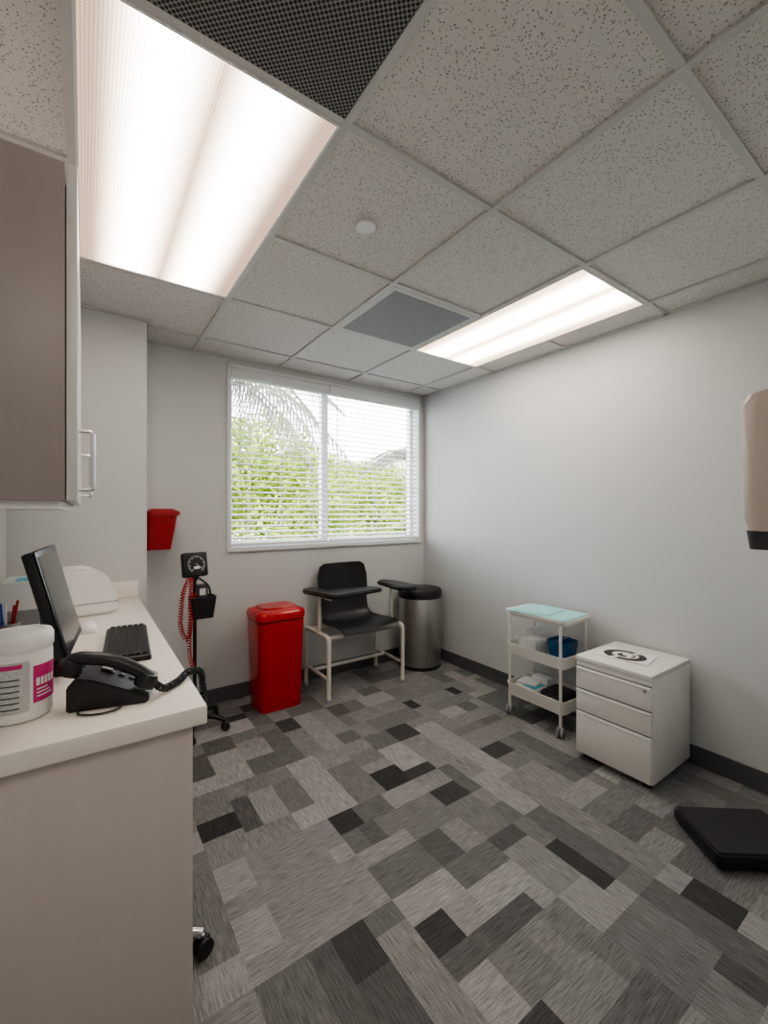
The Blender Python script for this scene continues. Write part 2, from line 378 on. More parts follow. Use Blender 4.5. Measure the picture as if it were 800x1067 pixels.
def blind(name,x0,x1):
    g=group(name,((x0+x1)/2,YB+0.03,WZ0)); hw=(x1-x0)/2
    box(g,'valance',(-hw,-0.045,wh-0.08),(hw,0.025,wh-0.014),M['slat'],0.004)
    V=[];F=[]
    n=28; z0=0.05; dz=(wh-0.09-z0)/n
    tilt=math.radians(14)
    for k in range(n):
        zc=z0+dz*(k+0.5)
        prof=[]
        for t in (-1,-0.5,0,0.5,1):
            yy=t*0.0245; zz=0.003*(1-t*t)
            prof.append((yy*math.cos(tilt)-zz*math.sin(tilt),yy*math.sin(tilt)+zz*math.cos(tilt)))
        b=len(V)
        for x in (-hw+0.004,hw-0.004):
            for yy,zz in prof: V.append((x,yy,zc+zz+0.002))
            for yy,zz in prof: V.append((x,yy,zc+zz-0.002))
        for q in range(4):
            F.append((b+q,b+q+1,b+10+q+1,b+10+q)); F.append((b+5+q,b+15+q,b+15+q+1,b+5+q+1))
            F.append((b+q,b+5+q,b+6+q,b+1+q)); F.append((b+10+q,b+11+q,b+16+q,b+15+q))
        F.append((b,b+10,b+15,b+5)); F.append((b+4,b+9,b+19,b+14))
    mk('slats',V,F,M['slat'],g)
    box(g,'bottom_rail',(-hw+0.004,-0.025,0.012),(hw-0.004,0.025,0.034),M['slat'],0.004)
    for q,xx in enumerate((-hw+0.14,0,hw-0.14)):
        for s in (-1,1):
            box(g,f'ladder_{q}_{s}',(xx-0.0015,s*0.026-0.0008,0.02),(xx+0.0015,s*0.026+0.0008,wh-0.05),M['slat'])
    tube(g,'wand',[(-hw+0.06,-0.047,wh-0.08),(-hw+0.06,-0.047,wh*0.42)],0.004,M['slat'])
blind('window_blind',WX0+0.014,1.649-0.004)
blind('window_blind.001',1.649+0.004,WX1-0.014)

# ------------------------------------------------------------ outside
def foliage(name,clumps,count,size,m,parent):
    V=[];F=[]
    tot=sum(c[3]**2 for c in clumps)
    for cx,cy,cz,r in clumps:
        for _ in range(int(count*r*r/tot)):
            u=random.uniform(-1,1); a=random.uniform(0,2*math.pi); s=math.sqrt(1-u*u)
            d=Vector((s*math.cos(a),s*math.sin(a),u)); rad=r*(0.72+0.3*random.random())
            p=Vector((cx,cy,cz))+Vector((d.x*rad,d.y*rad,d.z*rad*0.85))
            t=Vector((random.gauss(0,1),random.gauss(0,1),random.gauss(0,1))).normalized()
            b_=t.cross(d+Vector((.1,.2,.3))).normalized()
            L=size*random.uniform(0.6,1.3); W=L*0.45
            n=len(V); V.extend([p-t*L/2,p+b_*W/2,p+t*L/2,p-b_*W/2]); F.append((n,n+1,n+2,n+3))
    me=bpy.data.meshes.new(name); me.from_pydata([tuple(v) for v in V],[],F); me.update(); me.materials.append(m)
    return link(bpy.data.objects.new(name,me),parent)
random.seed(3)
GZ=-3.6
multibox('ground_outside',[((-30,5,GZ-0.2),(45,60,GZ))],M['ground'])
def tree(name,x,y,clumps,count,size):
    g=group(name,(x,y,GZ))
    tube(g,'trunk',[(0,0,0),(0.1,0.05,1.6),(0,0,3.2)],0.16,M['bark'])
    foliage('foliage',[(a,b,c-GZ,r) for a,b,c,r in clumps],count,size,M['leaf'],g)
tree('leafy_tree',4.1,12.0,[(-1.3,0,2.4,1.8),(0.1,0.3,2.8,1.7),(1.4,-0.3,2.0,1.5),(-0.2,-0.6,0.6,1.7),(1.8,0,0.4,1.5),(-2.5,0.3,1.0,1.7),(0,0,-0.9,2.0)],36000,0.16)
tree('leafy_tree.001',10.0,16.0,[(-2.2,0,2.2,1.7),(0,0.2,2.1,1.7),(1.8,0,1.5,1.7),(0,-0.8,0.3,2.0),(-2.1,-0.4,0.2,1.9),(2.6,0,1.5,1.9),(0,0,-1.2,2.4)],32000,0.19)
tree('leafy_tree.002',14.5,22,[(0,0,2.6,2.4),(-2,0,2.4,2.2),(2,0,2.6,2.4),(0,-1,-0.6,2.8)],14000,0.24)
tree('leafy_tree.003',6.9,22.0,[(0,0,2.6,2.4),(-2.2,0,3.0,2.4),(2.2,-0.5,2.2,2.4),(0,0,-1,2.6)],14000,0.24)
def palm(name,x,y,ztop,fl,nf=15):
    g=group(name,(x,y,GZ)); h=ztop-GZ
    tube(g,'trunk',[(0,0,0),(0.1,0,h*0.5),(0,0,h)],0.12,M['bark'])
    V=[];F=[]
    for k in range(nf):
        a=2*math.pi*k/nf+random.uniform(-.2,.2); el=random.uniform(0.0,0.8); L=fl*random.uniform(0.85,1.1)
        prev=None
        for s in range(34):
            t=s/33; hx=L*t*math.cos(el*(1-0.4*t)); z=h+L*math.sin(el)*t-L*0.75*t*t
            p=Vector((math.cos(a)*hx,math.sin(a)*hx,z)); 
            side=Vector((-math.sin(a),math.cos(a),0))
            ll=fl*0.30*math.sin(math.pi*min(1,0.15+t*0.85))
            for sg in (-1,1):
                tip=p+side*sg*ll*0.6+Vector((math.cos(a),math.sin(a),0))*ll*0.35+Vector((0,0,-ll*0.7))
                n=len(V); dd=Vector((math.cos(a),math.sin(a),0))*0.02
                V.extend([p-dd,p+dd,tip]); F.append((n,n+1,n+2))
            if prev is not None:
                n=len(V); V.extend([prev+Vector((0,0,.012)),p+Vector((0,0,.012)),p-Vector((0,0,.012)),prev-Vector((0,0,.012))]); F.append((n,n+1,n+2,n+3))
            prev=p
    me=bpy.data.meshes.new('fronds'); me.from_pydata([tuple(v) for v in V],[],F); me.update(); me.materials.append(M['palm'])
    link(bpy.data.objects.new('fronds',me),g)
palm('palm_tree',1.25,5.9,3.35,2.2,23)
palm('palm_tree.001',8.3,10.4,3.1,1.7,19)

# ------------------------------------------------------------ upper cabinet
g=group('wall_cabinet',(XL,1.16,1.365))
cd=0.285; cw=1.10; ch=0.735
box(g,'carcass',(0.001,0,0),(cd,cw,ch),M['lam'],0.001)
for k in range(2):
    y0=k*cw/2+0.002; 
    box(g,f'door_{k+1}',(cd+0.002,y0,0.0),(cd+0.022,y0+cw/2-0.004,ch),M['door'],0.0015)
for k,yy in enumerate((0.14,cw/2+0.14)):
    tube(g,f'handle_{k+1}',[(cd+0.022,yy,0.03),(cd+0.052,yy,0.03),(cd+0.052,yy,0.175),(cd+0.022,yy,0.175)],0.005,M['chrome'],0.008)
box(g,'light_valance',(0.03,0.02,-0.018),(cd-0.01,cw-0.02,0),M['white'])

# ------------------------------------------------------------ counter desk
CZ=0.86; CE=0.25; CYN=1.125
g=group('counter_desk',(XL,CYN,0))
W=CE-XL; L=CY-CYN
box(g,'countertop',(0.001,0,CZ-0.045),(W,L-0.001,CZ),M['counter'],0.003)
box(g,'end_panel',(0.001,0.03,0.0),(W-0.028,0.055,CZ-0.045),M['lampanel'],0.001)
box(g,'back_panel',(0.001,0.055,0.0),(0.02,L-0.001,CZ-0.045),M['lam'])
box(g,'backsplash_end',(0.001,L-0.02,CZ),(W,L-0.001,CZ+0.09),M['counter'],0.002)
box(g,'drawer_unit',(0.02,L-0.45,0.0),(W-0.05,L-0.001,CZ-0.045),M['lam'],0.001)
for k in range(3):
    box(g,f'drawer_{k+1}',(W-0.05,L-0.445,0.1+k*0.235),(W-0.03,L-0.008,0.1+k*0.235+0.225),M['door'],0.002)

# rolling stool tucked below
g=group('rolling_stool',(0.05,1.50,0))
for k in range(5):
    a=math.radians(-27+72*k); x,y=0.272*math.cos(a),0.272*math.sin(a)
    tube(g,f'leg_{k+1}',[(0.02*math.cos(a),0.02*math.sin(a),0.11),(x,y,0.068)],0.014,M['chrome'])
    caster(g,f'caster_{k+1}',x,y,0.028,M['black'],a+0.8)
lathe(g,'column',[(0.03,0.08),(0.03,0.2),(0.018,0.2),(0.018,0.44)],M['chrome'])
lathe(g,'seat',[(0.1,0.44),(0.18,0.45),(0.195,0.48),(0.185,0.51),(0.12,0.52),(0.02,0.518)],M['black'])

# ------------------------------------------------------------ monitor
g=group('computer_monitor',(-0.035,1.66,CZ+0.002),math.radians(-5))
R=Matrix.Rotation(math.radians(-14),4,'Y')
def tb(name,lo,hi,m,bev=0.0):
    o=box(g,name,lo,hi,m,bev)
    for v in o.data.vertices: v.co=(R@(v.co-Vector((0,0,0.10))))+Vector((0,0,0.10))
    return o
hwM=0.165
tb('housing',(-0.028,-hwM,0.065),(0.0,hwM,0.375),M['black'],0.006)
tb('bezel_face',(0.0,-hwM,0.065),(0.004,hwM,0.375),M['black'],0.001)
tb('screen_panel',(0.004,-hwM+.014,0.085),(0.0055,hwM-.014,0.36),M['screen'])
tube(g,'stand_neck',[(-0.04,0,0.006),(-0.055,0,0.1),(-0.06,0,0.2)],0.02,M['black'])
loft(g,'stand_base',[(0,0.16,0.2,0.07,-0.03,0),(0.010,0.16,0.2,0.07,-0.03,0),(0.014,0.13,0.17,0.06,-0.03,0)],M['black'])

# keyboard
g=group('keyboard',(0.125,1.80,CZ+0.001),math.radians(-4))
loft(g,'body',[(0,0.14,0.44,0.012,0,0),(0.014,0.138,0.438,0.012,0,0),(0.018,0.13,0.43,0.01,0,0)],M['black'])
kb=[]
for r_ in range(6):
    for c_ in range(18):
        x=-0.056+r_*0.0195; y=-0.207+c_*0.0235
        kb.append(((x,y,0.018),(x+0.016,y+0.02,0.024)))
multibox('keys',kb,M['blackm'],g)
# mouse
g=group('computer_mouse',(0.01,2.10,CZ+0.001))
loft(g,'shell',[(0,0.06,0.105,0.028,0,0),(0.012,0.062,0.108,0.03,0,0),(0.024,0.054,0.094,0.026,0,0),(0.033,0.036,0.066,0.018,0,0),(0.036,0.014,0.03,0.006,0,0)],M['paper'],auto=80)

# ------------------------------------------------------------ desk phone
PS=0.86
g=group('desk_telephone',(0.064,1.315,CZ+0.001),math.radians(-14),PS)
prof=[(-0.10,0.0),(0.10,0.0),(0.105,0.018),(-0.04,0.085),(-0.075,0.092),(-0.10,0.07)]
def extrude_y(g,name,prof,y0,y1,m,bev=0.004):
    N=len(prof); V=[(x,y0,z) for x,z in prof]+[(x,y1,z) for x,z in prof]
    F=[tuple(range(N)),tuple(range(N,2*N))[::-1]]+[(i,(i+1)%N,N+(i+1)%N,N+i) for i in range(N)]
    o=mk(name,V,F,m,g)
    bm=bmesh.new(); bm.from_mesh(o.data); bmesh.ops.bevel(bm,geom=list(bm.edges),offset=bev,segments=2,affect='EDGES'); bm.to_mesh(o.data); bm.free()
    for p in o.data.polygons: p.use_smooth=True
    o.data.set_sharp_from_angle(angle=math.radians(40)); return o
extrude_y(g,'base',prof,-0.085,0.12,M['black'])
sl=math.atan2(0.067,0.145)
for r_ in range(4):
    for c_ in range(3):
        x=0.07-r_*0.026; z=0.018+(0.105-x)*math.tan(sl)+0.003
        box(g,f'key_{r_}{c_}',(x-0.008,0.0+c_*0.026,z-0.004),(x+0.008,0.018+c_*0.026,z+0.002),M['dgrey'],0.001,rot=Matrix.Rotation(sl,4,'Y'))
box(g,'display',(-0.035,0.0,0.082),(-0.005,0.09,0.086),M['grey'],0.001,rot=Matrix.Rotation(sl,4,'Y'))
hp=[(-0.11,-0.05,0.125),(-0.08,-0.05,0.142),(0.0,-0.05,0.128),(0.07,-0.05,0.088),(0.105,-0.05,0.058)]
tube(g,'handset_grip',fillet(hp,0.03),0.019,M['black'],n=14)
lathe(g,'handset_earpiece',[(0.018,-0.028),(0.03,-0.024),(0.033,-0.006),(0.024,0.014),(0.008,0.018)],M['black'],(-0.095,-0.05,0.122),24,T=Matrix.Rotation(sl,4,'Y'))
lathe(g,'handset_mouthpiece',[(0.018,-0.028),(0.03,-0.024),(0.033,-0.006),(0.024,0.014),(0.008,0.018)],M['black'],(0.095,-0.05,0.062),24,T=Matrix.Rotation(sl,4,'Y'))
def helix(path,R_,turns,per=9):
    path=[Vector(p) for p in path]
    L=[0]
    for a,b in zip(path,path[1:]): L.append(L[-1]+(b-a).length)
    tot=L[-1]; out=[]; n=int(turns*per)
    for i in range(n+1):
        s=tot*i/n; k=0
        while k<len(L)-2 and L[k+1]<s: k+=1
        t=(s-L[k])/(L[k+1]-L[k]); p=path[k].lerp(path[k+1],t)
        d=(path[min(k+1,len(path)-1)]-path[k]).normalized()
        u=d.cross(Vector((0,0,1)));  u=u.normalized() if u.length>0.05 else Vector((1,0,0))
        v=d.cross(u); a=2*math.pi*turns*i/n
        out.append(p+u*R_*math.cos(a)+v*R_*math.sin(a))
    return out
cord=fillet([(0.11,-0.05,0.045),(0.135,-0.03,0.012),(0.175,0.03,0.012),(0.19,0.09,0.016),(0.235,0.125,0.012),(0.245,0.145,-0.10),(0.24,0.11,-0.16)],0.04)
tube(g,'coiled_cord',helix(cord,0.009,38),0.0036,M['black'],n=5)
tube(g,'line_cord',fillet([(-0.06,-0.086,0.02),(-0.07,-0.11,0.004),(-0.02,-0.13,0.004),(0.03,-0.115,0.004),(0.04,-0.085,0.01)],0.03),0.003,M['black'],n=6)

# ------------------------------------------------------------ wipes canister
g=group('wipes_canister',(-0.127,1.325,CZ+0.001))
lathe(g,'tub',[(0.058,0),(0.063,0.004),(0.064,0.15),(0.062,0.158),(0.062,0.162)],M['white'],n=48)
lathe(g,'lid',[(0.064,0.160),(0.066,0.163),(0.066,0.188),(0.062,0.197),(0.048,0.200),(0.045,0.196),(0.01,0.196)],M['white'],n=48)
def arc_band(g,name,r,z0,z1,a0,a1,m,n=24):
    V=[];F=[]
    for i in range(n+1):
        a=math.radians(a0+(a1-a0)*i/n)
        V+=[(r*math.cos(a),r*math.sin(a),z0),(r*math.cos(a),r*math.sin(a),z1)]
    for i in range(n): F.append((2*i,2*i+2,2*i+3,2*i+1))
    mk(name,V,F,m,g,True)
arc_band(g,'label_print',0.0648,0.025,0.14,-150,-68,M['label'])
arc_band(g,'label_heading',0.0651,0.125,0.135,-140,-80,M['pink'])
arc_band(g,'label_pink',0.0650,0.04,0.125,-62,-5,M['pink'])
for q,(a0,a1) in enumerate([(-57,-50),(-48,-42),(-40,-33),(-31,-25),(-23,-14)]):
    arc_band(g,f'label_letter_{q+1}',0.0653,0.078,0.096,a0,a1,M['paper'],3)
for q,z in enumerate((0.052,0.060,0.068)):
    arc_band(g,f'label_line_{q+1}',0.0653,z,z+0.003,-56,-20-q*6,M['paper'],8)
for q,z in enumerate((0.035,0.048,0.061,0.074,0.087,0.10)):
    arc_band(g,f'print_line_{q+1}',0.0652,z,z+0.003,-142,-84,M['dgrey'],10)
# small bottle + pen cup behind the monitor
g=group('specimen_bottle',(-0.255,1.90,CZ+0.001))
lathe(g,'body',[(0.022,0),(0.024,0.003),(0.024,0.09),(0.012,0.105),(0.012,0.11)],M['sky1'])
lathe(g,'cap',[(0.014,0.11),(0.014,0.13),(0.010,0.132)],M['paper'])
g=group('pen_cup',(-0.225,1.99,CZ+0.001))
lathe(g,'cup',[(0.032,0),(0.036,0.003),(0.038,0.09),(0.035,0.09),(0.033,0.01),(0.005,0.008)],M['grey'])
for k,(dx,dy,mm) in enumerate([(0.012,0,'redt'),(-0.01,0.012,'sky1'),(0,-0.014,'paper'),(0.018,-0.008,'redt'),(-0.015,-0.008,'black')]):
    tube(g,f'pen_{k+1}',[(dx*0.6,dy*0.6,0.012),(dx*1.8,dy*1.8,0.15+0.006*k)],0.004,M[mm],n=8)
# label printer
g=group('label_printer',(0.0,2.50,CZ+0.001),math.radians(10))
extrude_y(g,'housing',[(-0.11,0),(0.11,0),(0.115,0.09),(0.07,0.185),(0.02,0.215),(-0.08,0.215),(-0.11,0.19)],-0.11,0.11,M['white'],0.012)
box(g,'paper_slot',(0.082,-0.07,0.133),(0.102,0.07,0.14),M['dgrey'],0.001,rot=Matrix.Rotation(math.radians(64),4,'Y'))
box(g,'base_seam',(-0.112,-0.112,0.055),(0.115,0.112,0.058),M['grey'])
# glove box behind the monitor
g=group('glove_box',(-0.20,2.32,CZ+0.001))
box(g,'carton',(-0.07,-0.11,0),(0.07,0.11,0.20),M['paper'],0.003)
box(g,'side_print',(-0.05,-0.1115,0.03),(0.05,-0.110,0.09),M['grey'])
box(g,'glove_opening',(-0.03,-0.06,0.2),(0.03,0.06,0.2015),M['gold'],0.0005)

# ------------------------------------------------------------ sharps container on chase side
g=group('sharps_container',(CX+0.001,2.97,1.11))
loft(g,'tub',[(0,0.13,0.13,0.015,0.075,0),(0.21,0.165,0.17,0.02,0.0925,0)],M['redd'])
loft(g,'lid',[(0.21,0.18,0.185,0.02,0.10,0),(0.232,0.18,0.185,0.02,0.10,0),(0.25,0.12,0.13,0.02,0.095,0)],M['redd'])
box(g,'wall_bracket',(0.0,-0.05,0.02),(0.008,0.05,0.2),M['white'],0.002)

# ------------------------------------------------------------ blood pressure stand
g=group('blood_pressure_stand',(0.555,2.83,0))
for k in range(5):
    a=math.radians(-35+72*k); x,y=0.19*math.cos(a),0.19*math.sin(a)
    tube(g,f'leg_{k+1}',[(0.02*math.cos(a),0.02*math.sin(a),0.085),(x*0.6,y*0.6,0.085),(x,y,0.06)],0.014,M['black'],0.04)
    caster(g,f'caster_{k+1}',x,y,0.024,M['black'],a+0.6)
lathe(g,'hub',[(0.035,0.065),(0.04,0.08),(0.03,0.11),(0.018,0.12)],M['black'])
tube(g,'pole',[(0,0,0.1),(0,0,0.93)],0.011,M['black'])
Rg=Matrix.Rotation(math.radians(15),4,'Z')@Matrix.Rotation(math.radians(-10),4,'X')
gc=Vector((-0.005,-0.03,1.02))
o=box(g,'gauge_housing',(-0.075,-0.02,-0.075),(0.075,0.03,0.075),M['black'],0.014)
for v in o.data.vertices: v.co=Rg@v.co+gc
TF=Matrix.Rotation(math.radians(90),4,'X')
o=lathe(g,'dial_ring',[(0.060,0.0),(0.063,0.006),(0.059,0.006),(0.058,0.0015),(0.002,0.001)],M['blackm'],n=40,T=Rg@TF)
for v in o.data.vertices: v.co+=gc+Rg@Vector((0,-0.02,0))
for k in range(24):
    a=math.radians(-140+280*k/23); l=0.016 if k%3==0 else 0.009
    o=box(g,f'tick_{k+1}',(-0.0015,-0.0012,0.054-l),(0.0015,0.0,0.054),M['paper'])
    RR=Matrix.Rotation(a,4,'Y')
    for v in o.data.vertices: v.co=Rg@(RR@v.co+Vector((0,-0.0225,0)))+gc
o=box(g,'dial_label',(-0.018,-0.0235,-0.028),(0.018,-0.0225,-0.012),M['paper'])
for v in o.data.vertices: v.co=Rg@v.co+gc
o=box(g,'needle',(-0.0012,-0.0245,-0.006),(0.0012,-0.0235,0.042),M['paper'])
for v in o.data.vertices: v.co=Rg@(Matrix.Rotation(2.3,4,'Y')@v.co)+gc
bz=0.70
loft(g,'basket',[(bz,0.12,0.09,0.02,0.03,-0.06),(bz+0.13,0.15,0.11,0.02,0.03,-0.065),(bz+0.13,0.142,0.102,0.02,0.03,-0.065),(bz+0.012,0.112,0.082,0.02,0.03,-0.06)],M['black'])
loft(g,'cuff_roll',[(bz+0.03,0.06,0.05,0.024,0.03,-0.06),(bz+0.20,0.065,0.055,0.026,0.032,-0.06)],M['dgrey'])
box(g,'cuff_label',(0.01,-0.0905,bz+0.14),(0.045,-0.0885,bz+0.18),M['paper'])
tube(g,'cuff_bulb_hose',fillet([(0.0,-0.05,0.95),(0.06,-0.12,0.9),(0.07,-0.1,0.82)],0.05),0.006,M['black'],n=8)
path=fillet([(-0.04,-0.06,0.945),(-0.085,-0.09,0.86),(-0.10,-0.09,0.66),(-0.055,-0.09,0.56),(-0.035,-0.09,0.7),(-0.02,-0.085,0.86)],0.06)
tube(g,'coiled_hose',helix(path,0.011,42,10),0.0036,M['redt'],n=6)
tube(g,'coiled_hose_2',helix(fillet([(-0.03,-0.07,0.945),(-0.045,-0.1,0.8),(-0.05,-0.1,0.5),(-0.03,-0.09,0.42)],0.05),0.010,34,10),0.0034,M['redt'],n=6)
box(g,'gauge_bracket',(-0.015,-0.02,0.92),(0.015,0.02,0.97),M['black'],0.004)

# ------------------------------------------------------------ red step bin
g=group('red_waste_bin',(1.10,2.905,0))
loft(g,'body',[(0.0,0.295,0.25,0.05,0,0),(0.02,0.30,0.255,0.05,0,0),(0.60,0.335,0.285,0.055,0,0)],M['red'])
loft(g,'seam_band',[(0.60,0.325,0.275,0.055,0,0),(0.61,0.325,0.275,0.055,0,0)],M['blackm'])
loft(g,'lid',[(0.61,0.347,0.297,0.06,0,0),(0.645,0.35,0.30,0.06,0,0),(0.665,0.335,0.285,0.06,0,0.0),(0.678,0.28,0.235,0.06,0,0.0),(0.682,0.18,0.14,0.05,0,0)],M['red'],auto=60)
loft(g,'lid_flap',[(0.683,0.25,0.19,0.05,0,0),(0.689,0.24,0.18,0.05,0,0)],M['red'])

# ------------------------------------------------------------ steel trash can
g=group('steel_trash_can',(2.425,2.925,0))
lathe(g,'base_ring',[(0.185,0),(0.188,0.005),(0.188,0.025),(0.184,0.028)],M['black'],n=48)
lathe(g,'body',[(0.184,0.026),(0.185,0.03),(0.185,0.60),(0.183,0.605)],M['steel'],n=56)
lathe(g,'lid',[(0.190,0.60),(0.192,0.61),(0.192,0.655),(0.182,0.672),(0.12,0.682),(0.02,0.684)],M['black'],n=56,auto=50)

# ------------------------------------------------------------ phlebotomy chair
g=group('phlebotomy_chair',(1.73,2.88,0))
hx=0.325; yf=-0.19; yb=0.19
for s in (-1,1):
    n_='left' if s<0 else 'right'
    tube(g,f'side_frame_{n_}',[(s*hx,yf,0.0),(s*hx,yf,0.455),(s*hx,yb,0.455),(s*hx,yb,0.0)],0.0155,M['cream'],0.04)
    tube(g,f'side_stretcher_{n_}',[(s*hx,yf,0.16),(s*hx,yb,0.16)],0.012,M['cream'])
    tube(g,f'arm_post_{n_}',[(s*hx,-0.04,0.455),(s*hx,-0.04,0.735)],0.013,M['cream'])
    tube(g,f'arm_bar_{n_}',[(s*hx,0.10,0.73),(s*hx,-0.22,0.73)],0.012,M['cream'])
    for q,yy in enumerate((yf,yb)):
        lathe(g,f'foot_{n_}_{q}',[(0.018,0),(0.019,0.02),(0.015,0.024)],M['grey'],(s*hx,yy,0),16)
tube(g,'front_rail',[(-hx,yf+0.03,0.44),(hx,yf+0.03,0.44)],0.014,M['cream'])
tube(g,'back_rail',[(-hx,yb-0.03,0.44),(hx,yb-0.03,0.44)],0.014,M['cream'])
tube(g,'low_cross_rail',[(-hx,0.06,0.16),(hx,0.06,0.16)],0.013,M['cream'])
def shell(g,name,m):
    prof=[(-0.235,0.455),(-0.225,0.478),(-0.19,0.490),(-0.1,0.482),(0.0,0.472),(0.08,0.472),(0.13,0.49),(0.165,0.54),(0.185,0.62),(0.20,0.72),(0.212,0.82),(0.22,0.90),(0.222,0.925)]
    wid=[0.235,0.245,0.25,0.25,0.245,0.24,0.225,0.21,0.21,0.225,0.225,0.205,0.165]
    V=[];F=[];nx=12;th=0.010
    for lay in (0,1):
        for k,(y,z) in enumerate(prof):
            a=prof[max(0,k-1)];b=prof[min(len(prof)-1,k+1)]
            ty,tz=b[0]-a[0],b[1]-a[1]; l=math.hypot(ty,tz); ny_,nz_=-tz/l,ty/l
            for i in range(nx+1):
                u=-1+2*i/nx
                x=u*wid[k]; cup=0.03*(abs(u)**2.5)
                o_=cup-(th if lay else 0)
                V.append((x,y+ny_*o_,z+nz_*o_))
    P=len(prof);Q=nx+1
    for lay in (0,1):
        for k in range(P-1):
            for i in range(nx):
                a=lay*P*Q+k*Q+i; F.append((a,a+1,a+Q+1,a+Q))
    o2=P*Q
    for k in range(P-1):
        for i in (0,nx):
            a=k*Q+i; F.append((a,a+Q,a+Q+o2,a+o2))
    for i in range(nx):
        for k in (0,P-1):
            a=k*Q+i; F.append((a,a+1,a+1+o2,a+o2))
    return mk(name,V,F,m,g,True,60)
shell(g,'seat_shell',M['black'])
ox,oy=1.73,2.88
lp=[(1.30,2.90),(1.33,2.97),(1.42,2.98),(1.47,2.82),(1.80,2.76),(1.84,2.71),(1.83,2.64),(1.44,2.575),(1.38,2.60)]
prism(g,'arm_tray_left',[(x-ox,y-oy) for x,y in lp][::-1],0.742,0.772,M['black'],0.010)
rp=[(1.99,2.56),(1.95,2.62),(1.97,2.93),(2.02,2.98),(2.09,2.97),(2.13,2.88),(2.13,2.60),(2.09,2.55)]
prism(g,'arm_tray_right',[(x-ox,y-oy) for x,y in rp],0.742,0.772,M['black'],0.010)

# ------------------------------------------------------------ rolling cart
g=group('utility_cart',(2.45,1.675,0))
cw2,cl=0.29,0.43
def tray(nm,z,h,m):
    loft(g,nm,[(z,cw2-0.03,cl-0.03,0.03,0,0),(z+h,cw2,cl,0.035,0,0),(z+h,cw2-0.012,cl-0.012,0.03,0,0),(z+0.006,cw2-0.042,cl-0.042,0.025,0,0)],m)
tray('tray_bottom',0.13,0.085,M['metalw'])
tray('tray_middle',0.40,0.075,M['metalw'])
tray('tray_top',0.655,0.03,M['metalw'])
loft(g,'top_board',[(0.680,cw2+0.01,cl+0.01,0.03,0,0),(0.694,cw2+0.01,cl+0.01,0.03,0,0)],M['metalw'])
def sheet(nm,z,w_,d_,rz,ox_,oy_,m,h=0.0025):
    loft(g,nm,[(z,w_,d_,0.004,0,0),(z+h,w_,d_,0.004,0,0)],m,T=Matrix.Translation((ox_,oy_,0))@Matrix.Rotation(rz,4,'Z'))
sheet('pad_sheet_1',0.6945,cw2+0.01,cl-0.03,0.05,0.0,-0.01,M['aqua'])
sheet('pad_sheet_2',0.6972,cw2-0.02,cl-0.08,-0.04,0.01,-0.03,M['aqua'])
sheet('pad_sheet_3',0.6999,cw2-0.05,cl-0.20,0.09,-0.01,0.04,M['aqua'],0.004)
k=0
for sx in (-1,1):
    for sy in (-1,1):
        k+=1
        x=sx*(cw2/2-0.012); y=sy*(cl/2-0.03)
        tube(g,f'post_{k}',[(x,y,0.06),(x,y,0.66)],0.009,M['metalw'])
        caster(g,f'caster_{k}',x,y,0.03,M['grey'],0.3)
def wire(nm,pts): tube(g,nm,pts,0.002,M['white'],n=6)
for q,z in enumerate((0.42,0.47,0.52)):
    wire(f'basket_ring_{q}',[(-0.11,-0.0,z),(0.09,0.0,z),(0.09,0.17,z),(-0.11,0.17,z),(-0.11,0.0,z)])
for q in range(9): 
    wire(f'basket_wire_a{q}',[(-0.11,0.02*q,0.41),(-0.11,0.02*q,0.52)])
    wire(f'basket_wire_b{q}',[(-0.11+0.024*q,0.0,0.41),(-0.11+0.024*q,0.0,0.52)])
tube(g,'basket_handle',[(-0.11,0.085,0.52),(-0.10,0.085,0.575),(0.08,0.085,0.575),(0.09,0.085,0.52)],0.003,M['white'],0.02,n=6)
box(g,'tissue_pack',(-0.09,0.02,0.408),(0.06,0.15,0.50),M['paper'],0.01)
loft(g,'blue_bin',[(0.408,0.12,0.11,0.015,0.02,-0.10),(0.535,0.15,0.14,0.02,0.02,-0.10),(0.535,0.14,0.13,0.02,0.02,-0.10),(0.42,0.11,0.10,0.015,0.02,-0.10)],M['blue'])
loft(g,'blue_bin_handle',[(0.50,0.152,0.02,0.005,0.02,-0.10),(0.54,0.152,0.02,0.005,0.02,-0.10)],M['blue'])
box(g,'glove_pack',(-0.10,0.0,0.137),(0.03,0.17,0.205),M['paper'],0.008)
box(g,'glove_pack_label',(-0.095,0.02,0.2055),(0.02,0.11,0.208),M['gold'],0.001)
box(g,'paper_stack',(-0.08,0.05,0.209),(0.05,0.18,0.216),M['paper'],0.001,rot=Matrix.Rotation(0.2,4,'Z'))
box(g,'black_pouch',(-0.09,-0.17,0.137),(0.09,-0.01,0.222),M['blackm'],0.02)
box(g,'white_box',(0.04,0.02,0.137),(0.10,0.14,0.24),M['paper'],0.005)

